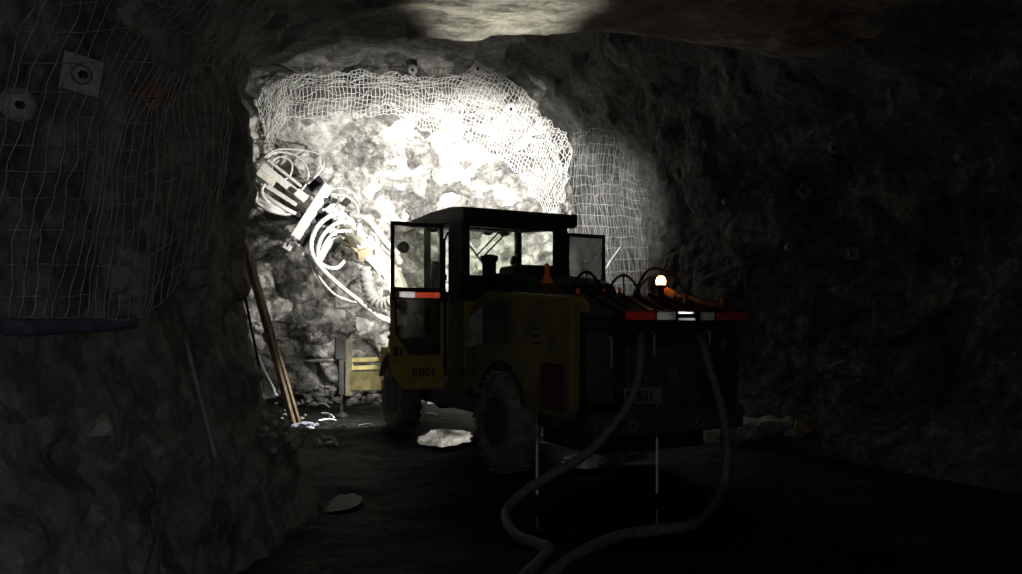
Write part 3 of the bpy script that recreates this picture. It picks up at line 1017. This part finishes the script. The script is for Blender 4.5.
# front jack on its beam
bm = BM()
jt = loc(ground(343, 418))            # foot of the jack
ju, jv = jt.x, jt.y
bm = BM()
box(bm, ju + .02, ju + .15, jv - .09, jv + .09, .40, 1.42, .015)
box(bm, ju - .10, ju + .03, jv - .08, jv + .10, 1.02, 1.46, .02)
tube(bm, [(ju - .05, jv, .44), (ju - .05, jv, 1.0)], .075, 14)
M['beamy'] = mat('dull_yellow_paint', (.17, .15, .065), 0.6, 0, .3, 8)
M['olive'] = mat('olive_dirty_paint', (.085, .078, .038), 0.6, 0, .35, 8)
jk = rp('front_jack', bm, M['olive'], None, False)
jk['label'] = 'front stabiliser jack'
bm = BM(); box(bm, ju - .17, ju + .02, jv - .12, jv - .06, 1.06, 1.46, .02); box(bm, ju - .10, ju - .0, jv - .10, jv - .05, .42, 1.08, .015); link('jack_guard', bm, M['dark'], jk)
bm = BM(); tube(bm, [(ju - .02, jv, .10), (ju - .02, jv, .6)], .033, 16); link('jack_rod', bm, M['chrome'], jk)['label'] = 'chrome piston rod'
bm = BM(); lathe(bm, [(.0, .12), (.05, .12), (.10, .05), (.12, .03)], 'Z', 18, (ju - .02, jv, 0)); link('jack_foot', bm, M['dark'], jk)
bm = BM(); tube(bm, [(ju + .06, jv, 1.4), (ju + .10, jv, 1.50), (ju + .24, jv, 1.58), (ju + .21, jv, 1.68)], .02, 8); tube(bm, [(ju + .24, jv, 1.58), (ju + .30, jv, 1.54)], .02, 8); link('jack_lever', bm, M['black'], jk)
# beam from the jack back to the chassis
bm = BM()
e = LA(394, 378, 13.35)
p0 = Vector((ju + .12, jv, .66)); p1 = Vector((.55, 5.35, .70))
beam(bm, p0, p1, .14, .34, .02)
jb = rp('jack_beam', bm, M['beamy'])
bm = BM()
for dz in (.24, .38): beam(bm, p0 + Vector((0, -.03, dz)), p1 + Vector((0, 0, dz)), .06, .075, .01)
beam(bm, p0 + Vector((.04, 0, .15)), p0 + Vector((.04, 0, .42)), .05, .05)
link('beam_rail', bm, M['yellowp'], jb)['label'] = 'pale yellow rails'
bm = BM(); box(bm, .25, 1.3, 4.95, 5.6, .55, 1.3, .04); rp('boom_bracket', bm, M['yellow'])

# boom reaching forward and left
B0 = Vector((.78, 5.1, 1.55)); B1 = LA(391, 271, 13.5); B2 = LA(345, 222, 14.5)
bm = BM()
tube(bm, [(.78, 5.1, 1.1), (.78, 5.1, 1.75)], .20, 18)
beam(bm, B0, B1, .26, .28, .03)
beam(bm, B1 - (B2 - B1) * .08, B2, .24, .26, .03)
bo = rp('boom', bm, M['boom'])
bm = BM()
d = (B2 - B1)
m1, m2 = B1 + d * .30, B1 + d * .62
upv = Vector((0, 0, 1)) - d.normalized() * d.normalized().z
for sgn in (-1, 1):
    side = d.cross(Vector((0, 0, 1))).normalized() * sgn
    tube(bm, [B1 + side * .20 - upv * .05, B2 + side * .16], .055, 12)
link('boom_cylinder', bm, M['alu'], bo)
bm = BM(); ma, mb = LA(347, 241, 13.75), LA(364, 256, 13.55); tube(bm, [ma, mb], .115, 18); tube(bm, [ma.lerp(mb, .85), ma.lerp(mb, .95)], .125, 18); link('boom_motor', bm, M['tan'], bo)['label'] = 'tan motor casing'
# dark concertina hose under the boom
bm = BM()
pts = spline([LA(366, 268, 13.6), LA(368, 285, 13.5), LA(374, 300, 13.4), LA(388, 304, 13.3), LA(400, 296, 13.2)], 7)
tube(bm, pts, [.085 + (.045 if i % 2 else 0) for i in range(len(pts))], 14)
for f in bm.faces: f.smooth = False
link('bellows', bm, M['cover'], bo)['label'] = 'ribbed grey bellows'
bm = BM(); lathe(bm, [(-.18, .10), (-.18, .22), (.18, .22), (.18, .10)], 'X', 24, B2); box(bm, -.15, .15, -.18, .18, -.18, .18, .02, 0, Matrix.Translation(B2)); link('rotation_unit', bm, M['alu'], bo)
bm = BM()
for k in range(7):
    q = B2.lerp(B1, .05 + .13 * k) + Vector((random.uniform(-.1, .1), 0, .18))
    box(bm, -.06, .06, -.06, .06, -.05, .05, .01, 0, Matrix.Translation(q))
link('valve_block', bm, M['platew'], bo)

# feed: long beam with the rock drill on it, pointing up left out of sight behind the pillar
def fbeam(bm, a, b_, Ya, Yb, w, h, bev=.01):
    beam(bm, LA(*a, Ya), LA(*b_, Yb), w, h, bev)


bm = BM()
fbeam(bm, (262, 166), (312, 205), 14.0, 14.2, .11, .13)
fbeam(bm, (254, 178), (306, 211), 14.1, 14.2, .09, .08)
fbeam(bm, (268, 160), (316, 198), 14.2, 14.3, .05, .05)
fe = rp('drill_feed', bm, M['alu'])
bm = BM()
for a, b_ in (((252, 196), (290, 212)), ((255, 188), (300, 216)), ((256, 203), (286, 214))):
    tube(bm, spline([LA(*a, 14.0), LA((a[0] + b_[0]) / 2, (a[1] + b_[1]) / 2 + 2, 13.9), LA(*b_, 14.1)], 6), .04, 10)
link('drill_steel', bm, M['alu'], fe)
bm = BM(); fbeam(bm, (258, 172), (274, 184), 13.9, 13.95, .12, .12); link('feed_cradle', bm, M['boom'], fe)
bm = BM(); fbeam(bm, (296, 192), (306, 200), 13.95, 14.0, .18, .15); link('feed_cradle', bm, M['boom'], fe)
bm = BM(); fbeam(bm, (278, 205), (305, 219), 14.1, 14.2, .14, .14); fbeam(bm, (309, 188), (322, 180), 14.35, 14.4, .22, .16); fbeam(bm, (300, 245), (331, 205), 14.25, 14.35, .10, .16); link('feed_carriage', bm, M['black'], fe)
bm = BM()
fbeam(bm, (329, 186), (295, 238), 14.0, 13.9, .17, .17, .015)
cyl = rp('feed_cylinder', bm, M['alu'])
bm = BM(); tube(bm, [LA(296, 236, 13.9), LA(287, 246, 13.88)], .045, 12); fbeam(bm, (284, 245), (291, 249), 13.88, 13.88, .07, .10); tube(bm, [LA(293, 240, 13.85), LA(299, 246, 13.85)], .03, 8)
link('cylinder_foot', bm, M['alu'], cyl)
for k in range(4):
    bm = BM(); t = .2 + .2 * k
    q = LA(329 + (295 - 329) * t + 4, 186 + 52 * t + 4, 13.95); box(bm, -.05, .05, -.05, .05, -.04, .04, .008, 0, Matrix.Translation(q))
    link('cylinder_clamp', bm, M['hose'], cyl)
# rock drill body and fittings between feed and boom
bm = BM()
for k in range(26):
    x = random.uniform(318, 352); y = random.uniform(198, 232)
    q = LA(x, y, random.uniform(14.1, 14.6)); s = random.uniform(.03, .085)
    box(bm, -s, s, -s, s, -s * .8, s * .8, .01, k % 2, Matrix.Translation(q) @ Matrix.Rotation(random.uniform(0, 1.5), 4, 'X') @ Matrix.Rotation(random.uniform(0, 1.5), 4, 'Z'))
fbeam(bm, (318, 196), (345, 224), 14.4, 14.4, .20, .18)
rp('rock_drill', bm, M['alu'], fe.parent, False, [M['alu'], M['dark']])

def hosep(ctrl, r, m, name='hydraulic_hose', n=9):
    bm = BM()
    tube(bm, spline([LA(*c) for c in ctrl], n), r, 10)
    return rp(name, bm, M[m])


hosep([(352, 217, 14.3), (335, 214, 14.1), (318, 226, 13.9), (311, 246, 13.8), (318, 264, 13.7), (338, 284, 13.6), (358, 300, 13.5), (376, 314, 13.4), (396, 322, 13.3)], .042, 'hosew')
hosep([(360, 226, 14.3), (340, 222, 14.1), (324, 234, 13.9), (318, 250, 13.85), (322, 264, 13.8), (336, 268, 13.8), (348, 258, 13.9), (362, 248, 14.0)], .036, 'hosew')
hosep([(352, 231, 14.2), (336, 232, 14.0), (326, 242, 13.95), (320, 256, 13.9)], .03, 'hosew')
hosep([(348, 240, 14.2), (334, 240, 14.0), (326, 250, 13.95), (318, 262, 13.9), (308, 256, 13.9), (303, 254, 13.9)], .045, 'hosew')
hosep([(305, 255, 13.9), (316, 276, 13.8), (330, 292, 13.7), (345, 299, 13.6), (358, 303, 13.5)], .022, 'hosew')
hosep([(311, 258, 13.85), (320, 278, 13.75), (334, 294, 13.65), (348, 301, 13.55), (356, 302, 13.5)], .022, 'hosew')
hosep([(362, 222, 14.2), (378, 232, 13.9), (390, 250, 13.6), (400, 262, 13.4)], .06, 'hosew')
hosep([(350, 214, 14.2), (368, 220, 13.9), (384, 240, 13.6), (398, 254, 13.4)], .05, 'hosew')
hosep([(346, 246, 14.1), (360, 258, 13.8), (376, 270, 13.6), (392, 284, 13.4)], .032, 'hosew')
hosep([(266, 158, 14.4), (278, 152, 14.5), (296, 156, 14.5), (307, 168, 14.4), (308, 180, 14.3), (302, 190, 14.2)], .020, 'hosew')
hosep([(262, 160, 14.3), (276, 150, 14.4), (300, 150, 14.5), (318, 154, 14.5), (324, 164, 14.4), (318, 174, 14.3), (308, 184, 14.2)], .014, 'hosew')
hosep([(272, 170, 14.3), (274, 160, 14.4), (284, 157, 14.4), (292, 164, 14.4), (290, 176, 14.3), (282, 180, 14.2)], .016, 'hosew')
hosep([(266, 182, 14.0), (262, 192, 13.9), (268, 202, 13.9), (280, 208, 14.0)], .026, 'hosew')
hosep([(262, 186, 14.0), (256, 198, 13.9), (262, 206, 13.9), (284, 214, 14.0), (300, 212, 14.1)], .022, 'hosew')
hosep([(330, 194, 14.3), (346, 196, 14.4), (356, 204, 14.4), (358, 214, 14.3), (350, 218, 14.3)], .016, 'hosew')
hosep([(330, 190, 14.3), (340, 188, 14.4), (352, 192, 14.5), (360, 205, 14.4)], .010, 'hosew')

# work lamps and added ones: bodies on the front edge of the roof and on the front deck
SPOTS = []


def work_lamp(p, aim, watts, size, blend, col=(1, .98, .93), rad=.06):
    p = Vector(p)
    d = (loc(aim) - p).normalized()
    bm = BM()
    tmp_prof = [(-.10, .05), (-.08, .09), (.0, .10), (.012, .10)]
    lathe(bm, tmp_prof, 'Z', 20)
    R = d.to_track_quat('Z', 'Y').to_matrix().to_4x4()
    for v in bm.verts: v.co = p + R @ v.co
    wlp = rp('work_lamp', bm, M['black'])
    bm = BM(); lathe(bm, [(.0125, .085), (.018, .08), (.022, .04), (.023, .004)], 'Z', 18)
    for v in bm.verts: v.co = p + R @ v.co
    link('lamp_lens', bm, M['lens'], wlp)
    L = bpy.data.lights.new('work_lamp_beam', 'SPOT')
    L.energy = watts; L.spot_size = math.radians(size); L.spot_blend = blend; L.shadow_soft_size = rad; L.color = col
    o = bpy.data.objects.new('work_lamp_beam', L); COL.objects.link(o)
    o.location = RIGM @ (p + d * .10)
    o.rotation_euler = (Vector(aim) - (RIGM @ p)).to_track_quat('-Z', 'Y').to_euler()
    return o


work_lamp((.35, 3.17, 3.14), (-2.6, 16.3, 4.1), 1150, 120, 1.0)
work_lamp((1.25, 3.17, 3.14), (-.15, 16.2, 4.0), 1350, 112, 1.0)
work_lamp((1.50, 3.05, 3.13), (2.1, 13.6, 3.6), 420, 82, 1.0)  # added lamp, only there to brighten the right wall
work_lamp((1.20, 4.75, 1.75), (-.6, 16.6, .9), 260, 120, 1.0)
work_lamp((.30, 4.9, 1.60), (-2.9, 16.3, 1.6), 70, 120, 1.0)
work_lamp((.17, 4.62, 1.42), (-3.4, 13.1, .1), 300, 105, .9)
work_lamp((.45, 5.0, 2.02), at(352, 225, 14.4), 110, 75, 1.0)  # added lamp, brightens the boom and its hoses from below
# added lamp hidden on the cab roof; imitates spill on the drift roof
work_lamp((1.10, 2.4, 3.2), ce((-.05 + 7.4) / 14.2, (6.75 + 1.2) / 17.4, 0), 3000, 25, 1.0, (1, .95, .74), .1)

# ------------------------------------------------------------------ loose things
# small cone on the engine hood
c = RIGM @ LA(547, 283, 8.35)
cone = thing('safety_cone', 'small orange safety cone standing on the dark hood under the rear window', 'cone', c)
bm = BM(); lathe(bm, [(0, .062), (.02, .060), (.05, .048), (.085, .030), (.20, .026), (.212, .022)], 'Z', 24); link('cone_body', bm, M['orange'], cone)
bm = BM(); box(bm, -.066, .066, -.06, .06, -.012, .008, .006); link('cone_base', bm, M['orange'], cone)
bm = BM(); box(bm, -.16, .16, -.14, .14, -.22, -.012, .02)
sup = link('battery_box', bm, M['black'], rig); sup.matrix_parent_inverse = Matrix.Identity(4); sup.location = RIGI @ c; sup.rotation_euler = (0, 0, 0)

# trailing hoses
def floor_obj(name, label, cat, pts, r, m, group=None, seg=12, n=8):
    bm = BM(); tube(bm, spline(pts, n), r, seg)
    return tag(link(name, bm, m), label, cat, group)


hl = [RIGM @ Vector((.60, -1.74, 1.52)), at(641, 352, 7.0), at(638, 380, 6.92), at(628, 405, 6.86), at(610, 430, 6.82), at(585, 455, 6.75), at(552, 475, 6.7), at(524, 492, 6.75), at(508, 508, 6.72)]
hl += [ground(507, 522, .05), ground(518, 536, .05), ground(536, 543, .05), ground(549, 549, .05), ground(540, 562, .05), ground(522, 580, .05), ground(480, 640, .05)]
floor_obj('trailing_hose', 'grey hose sagging from the rig tail then kinking across the wet floor', 'hose', hl, .043, M['trail'], 'hoses trailing from the rig')
hr = [RIGM @ Vector((1.28, -1.74, 1.52)), at(703, 345, 7.35), at(712, 375, 7.3), at(721, 405, 7.2), at(727, 440, 7.05), at(727, 465, 6.95), at(722, 490, 6.85)]
hr += [ground(708, 513, .05), ground(688, 526, .05), ground(655, 530, .05), ground(622, 535, .05), ground(592, 547, .05), ground(562, 566, .05), ground(530, 596, .05), ground(470, 660, .05)]
floor_obj('trailing_hose', 'grey hose looping wide from the stripe end of the rig down to the floor', 'hose', hr, .043, M['trail'], 'hoses trailing from the rig')

# puddles
def puddle(px, py, rx, ry, label, seed, z=.0, m='water'):
    c = ground(px, py)
    bm = BM()
    n = 56
    ring = []
    for k in range(n):
        a = 2 * math.pi * k / n
        q = Vector((math.cos(a), math.sin(a), seed))
        r = 1 + .28 * noise.noise(q * 1.6) + .16 * noise.noise(q * 4) + .07 * noise.noise(q * 11)
        ring.append(Vector((rx * r * math.cos(a), ry * r * math.sin(a), 0)))
    top = [bm.verts.new(p) for p in ring]
    mid = [bm.verts.new(p * .55 + Vector((0, 0, .001))) for p in ring]
    ce_ = bm.verts.new((0, 0, .0012))
    bot = [bm.verts.new(p * .96 + Vector((0, 0, -.02))) for p in ring]
    for k in range(n):
        j = (k + 1) % n
        bm.faces.new([top[k], top[j], mid[j], mid[k]]); bm.faces.new([mid[k], mid[j], ce_]); bm.faces.new([top[j], top[k], bot[k], bot[j]])
    o = link('puddle', bm, M[m], None, False)
    o.location = (c.x, c.y, z)
    return tag(o, label, 'puddle', 'puddles on the drift floor')


puddle(445, 437.5, .43, .92, 'bright puddle mirroring the lit face between the two rig wheels', 3.1)
puddle(590, 461, .36, .52, 'faint puddle behind the sagging hose under the rig tail', 8.4)
puddle(344, 502, .15, .34, 'dull puddle on the mud near the toe of the muck bank', 5.2, 0, 'slurry')
puddle(608, 522, .80, .52, 'broad dark puddle ringed by the two trailing hoses', 11.7)

# thin falling water
for px, top, cy, lb in ((537, 408, 497, 'thread of water falling from the yellow tank corner into the puddle'),
                        (657, 402, 497, 'thread of water falling past the RB01 plate into the puddle')):
    p = ground(px, cy)
    z1 = at(px, top, p.y).z
    bm = BM()
    n = 30
    tube(bm, [(p.x + .002 * noise.noise(Vector((px, k * .7, 1))), p.y, .0 + z1 * k / n) for k in range(n + 1)],
         [(.0035 if k > n * .60 else .013) - .0012 * (k / n) + .0012 * noise.noise(Vector((k * .9, px, 0))) for k in range(n + 1)], 10)
    tag(link('water_stream', bm, M['stream']), lb, 'water', 'threads of falling water')

# left: hose along the bottom of the near mesh
pts = [hit(x, y, RK, .03)[0] for x, y in ((-40, 327), (-10, 326), (20, 327), (50, 326), (80, 327), (105, 325), (128, 322))]
bm = BM()
pl = spline(pts, 8)
tube(bm, pl, [.042 + .008 * noise.noise(Vector((i * .3, 0, 0))) for i in range(len(pl))], 12)
for v in bm.verts: v.co = v.co
tag(link('lay_flat_hose', bm, M['blue']), 'blue grey lay-flat hose slung along the bottom edge of the near mesh', 'hose')


def pole(name, a, b_, r, m, label, cat, group=None, rect=None):
    a, b_ = Vector(a), Vector(b_)
    bm = BM()
    if rect: beam(bm, a, b_, rect[0], rect[1], .006)
    else: tube(bm, [a.lerp(b_, k / 6) for k in range(7)], r, 12)
    return tag(link(name, bm, m), label, cat, group)


a, _ = hit(181, 338, RK, .03); b1, _ = hit(211, 460, RK, .03)
pole('pipe', a, b1, .014, M['plate'], 'thin grey pipe leaning on the dark muck bank below the near mesh', 'pipe')
a, _ = hit(216, -6, RK, .05); b1, _ = hit(213, 62, RK, .05)
pole('steel_strap', a, b1, .02, M['plate'], 'narrow steel strap hanging from the roof beside the near mesh', 'strap')
# timbers and pipes leaning just inside the heading
PL = 'poles leaning inside the heading'
g = ground(294, 428)
pole('timber_pole', g, at(243, 240, g.y - 1.2), .05, M['wood'], 'long square timber leaning on the pillar edge, its foot in the crumpled film', 'pole', PL, (.085, .07))
g = ground(300, 426)
pole('timber_pole', g, at(250, 256, g.y - .9), .04, M['wood'], 'slimmer timber leaning just behind the long square one', 'pole', PL, (.055, .05))
g = ground(281, 410)
pole('steel_rod', at(264, 390, 11.9), at(238, 262, 11.3), .02, M['hose'], 'thin dark rod leaning against the pillar edge above the white pipes', 'rod', PL)
pole('plastic_pipe', at(277, 396, 11.8), at(257, 360, 11.9), .032, M['white'], 'short white pipe propped on the bank, the nearer one to the timbers', 'pipe', 'white pipes on the bank')
pole('plastic_pipe', at(270, 384, 11.9), at(244, 326, 12.1), .028, M['white'], 'longer white pipe propped on the bank behind the short one', 'pipe', 'white pipes on the bank')
pole('plastic_pipe', at(306, 361, 15.9), at(333, 360, 15.7), .028, M['white'], 'white pipe sticking out level beside the front jack', 'pipe')
# crumpled film at the timber feet
bm = BM()
bmesh.ops.create_icosphere(bm, subdivisions=3, radius=.17)
for v in bm.verts:
    k = 1 + .5 * noise.noise(v.co * 9) + .25 * noise.noise(v.co * 25)
    v.co = Vector((v.co.x * k * 1.1, v.co.y * k, max(-.05, v.co.z * k * .5)))
o = link('plastic_film', bm, M['film']); o.location = ground(305, 431) + Vector((0, 0, .06))
tag(o, 'crumpled pale blue plastic film lying at the foot of the timbers', 'plastic')
# white tube offcuts
OFF = [((319, 409), (330, 412), 'straight white tube offcut farthest back near the jack foot'),
       ((322, 417), (334, 420), 'white tube offcut second from the jack foot'),
       ((318, 424), (336, 423), 'curved white tube offcut in front of the jack foot'),
       ((322, 444), (336, 447), 'white tube offcut nearest to the camera below the film'),
       ((326, 450), (338, 451), 'white tube offcut touching the near end of the scatter'),
       ((336, 437), (346, 435), 'white tube offcut alone towards the rig wheel'),
       ((360, 428), (376, 432), 'thin white tube offcut lying beside the front wheel'),
       ((424, 418), (438, 420), 'white tube offcut lying under the open cab door')]
for (a, b_, lb) in OFF:
    p, q = ground(*a), ground(*b_)
    p.z = floor_z(p.x, p.y) + .03; q.z = floor_z(q.x, q.y) + .03
    m = (p + q) / 2 + Vector((0, .08, .015))
    floor_obj('tube_offcut', lb, 'tube', [p, m, q], .018, M['white'], 'white tube offcuts on the floor', 8)

# rubble
def rock(bm, c, r, seed):
    t = BM(); bmesh.ops.create_icosphere(t, subdivisions=2, radius=1)
    sx, sy, sz = [random.uniform(.7, 1.25) for _ in range(3)]
    for v in t.verts:
        k = 1 + .35 * noise.noise(v.co * 1.3 + Vector((seed, seed * .7, 0))) + .18 * noise.cell(v.co * 1.8 + Vector((seed, 0, 0)))
        v.co = Vector((v.co.x * sx, v.co.y * sy, v.co.z * sz * .75)) * k * r + c
    me = bpy.data.meshes.new('t'); t.to_mesh(me); t.free(); bm.from_mesh(me); bpy.data.meshes.remove(me)


bm = BM()
for k in range(190):
    X = random.uniform(-4.6, .6); Y = 16.8 - abs(random.gauss(0, .75))
    r = random.choice((.04, .05, .06, .08, .11)) * random.uniform(.7, 1.3)
    rock(bm, Vector((X, Y, floor_z(X, Y) + r * .3 + max(0, (Y - 16.2)) * .35)), r, k * 1.7)
for k in range(60):
    px = random.uniform(262, 330); py = random.uniform(400, 452)
    p, n = hit(px, py)
    if p.z < .9 and p.y > 6: rock(bm, p, random.uniform(.02, .055), k * 2.3)
o = link('rubble', bm, M['rubble']); tag(o, 'loose broken stone strewn along the toe of the lit face', 'rubble', None, 'stuff')
RKS = [(292, 440, .12, 'fist-sized pale rock beside the foot of the timbers'), (318, 446, .10, 'rounded yellowish rock just before the white tube offcuts'),
       (750, 430, .20, 'low grey rock against the right side of the rig tail'), (772, 426, .17, 'grey rock in the middle of the dim pile right of the rig'),
       (795, 433, .11, 'small rock in front of the dim pile right of the rig'), (786, 424, .13, 'grey rock beside the yellow scrap sheet'),
       (100, 428, .07, 'small pale stone perched on the near muck bank')]
for k, (px, py, r, lb) in enumerate(RKS):
    p, n = hit(px, py)
    bm = BM(); rock(bm, Vector((0, 0, 0)), r, k * 3.1 + .5)
    o = link('rock', bm, M['rubble'] if k in (0, 1) else M['plate']); o.location = p
    tag(o, lb, 'rock', 'loose rocks on the floor')
# yellow scrap sheet
p, n = hit(806, 433)
bm = BM()
pr = [(-.17, -.01), (-.10, .17), (-.04, .13), (.05, .05), (.26, .015), (.26, -.01)]
prism(bm, pr, 1, -.02, .03)
o = link('scrap_sheet', bm, M['yrock']); o.location = p + Vector((0, 0, .01)); o.rotation_euler = (math.radians(-14), 0, 0)
tag(o, 'bent yellow scrap sheet standing by the dim rocks right of the rig', 'scrap')
# short pipe by the right door
pole('grey_rod', at(606, 268, 12.6), at(622, 246, 12.9), .022, M['galv'], 'pale rod slanting off the grey wall behind the right cab door', 'rod')

# ------------------------------------------------------------------ light carried beside the camera, world, camera
L = bpy.data.lights.new('cap_lamp', 'AREA'); L.shape = 'DISK'; L.size = .30; L.energy = 16.5; L.color = (1.0, .98, .95)
o = bpy.data.objects.new('cap_lamp', L); COL.objects.link(o)
o.location = (0, -.06, CH); o.rotation_euler = (math.radians(90), 0, 0)

w = bpy.data.worlds.new('mine'); sc.world = w; w.use_nodes = True
w.node_tree.nodes['Background'].inputs[0].default_value = (0, 0, 0, 1)
w.node_tree.nodes['Background'].inputs[1].default_value = 0.0

cam = bpy.data.cameras.new('camera'); cam.sensor_width = 36.0; cam.lens = F / 1022 * 36.0
cam.shift_y = (HY - 287.0) / 1022.0
cam.clip_start = .02
co = bpy.data.objects.new('camera', cam); COL.objects.link(co)
co.location = (0, 0, CH); co.rotation_euler = (math.radians(90), 0, 0)
sc.camera = co
vs = sc.view_settings
vs.view_transform = 'Standard'; vs.look = 'None'; vs.gamma = 1; vs.exposure = 0; vs.use_curve_mapping = False
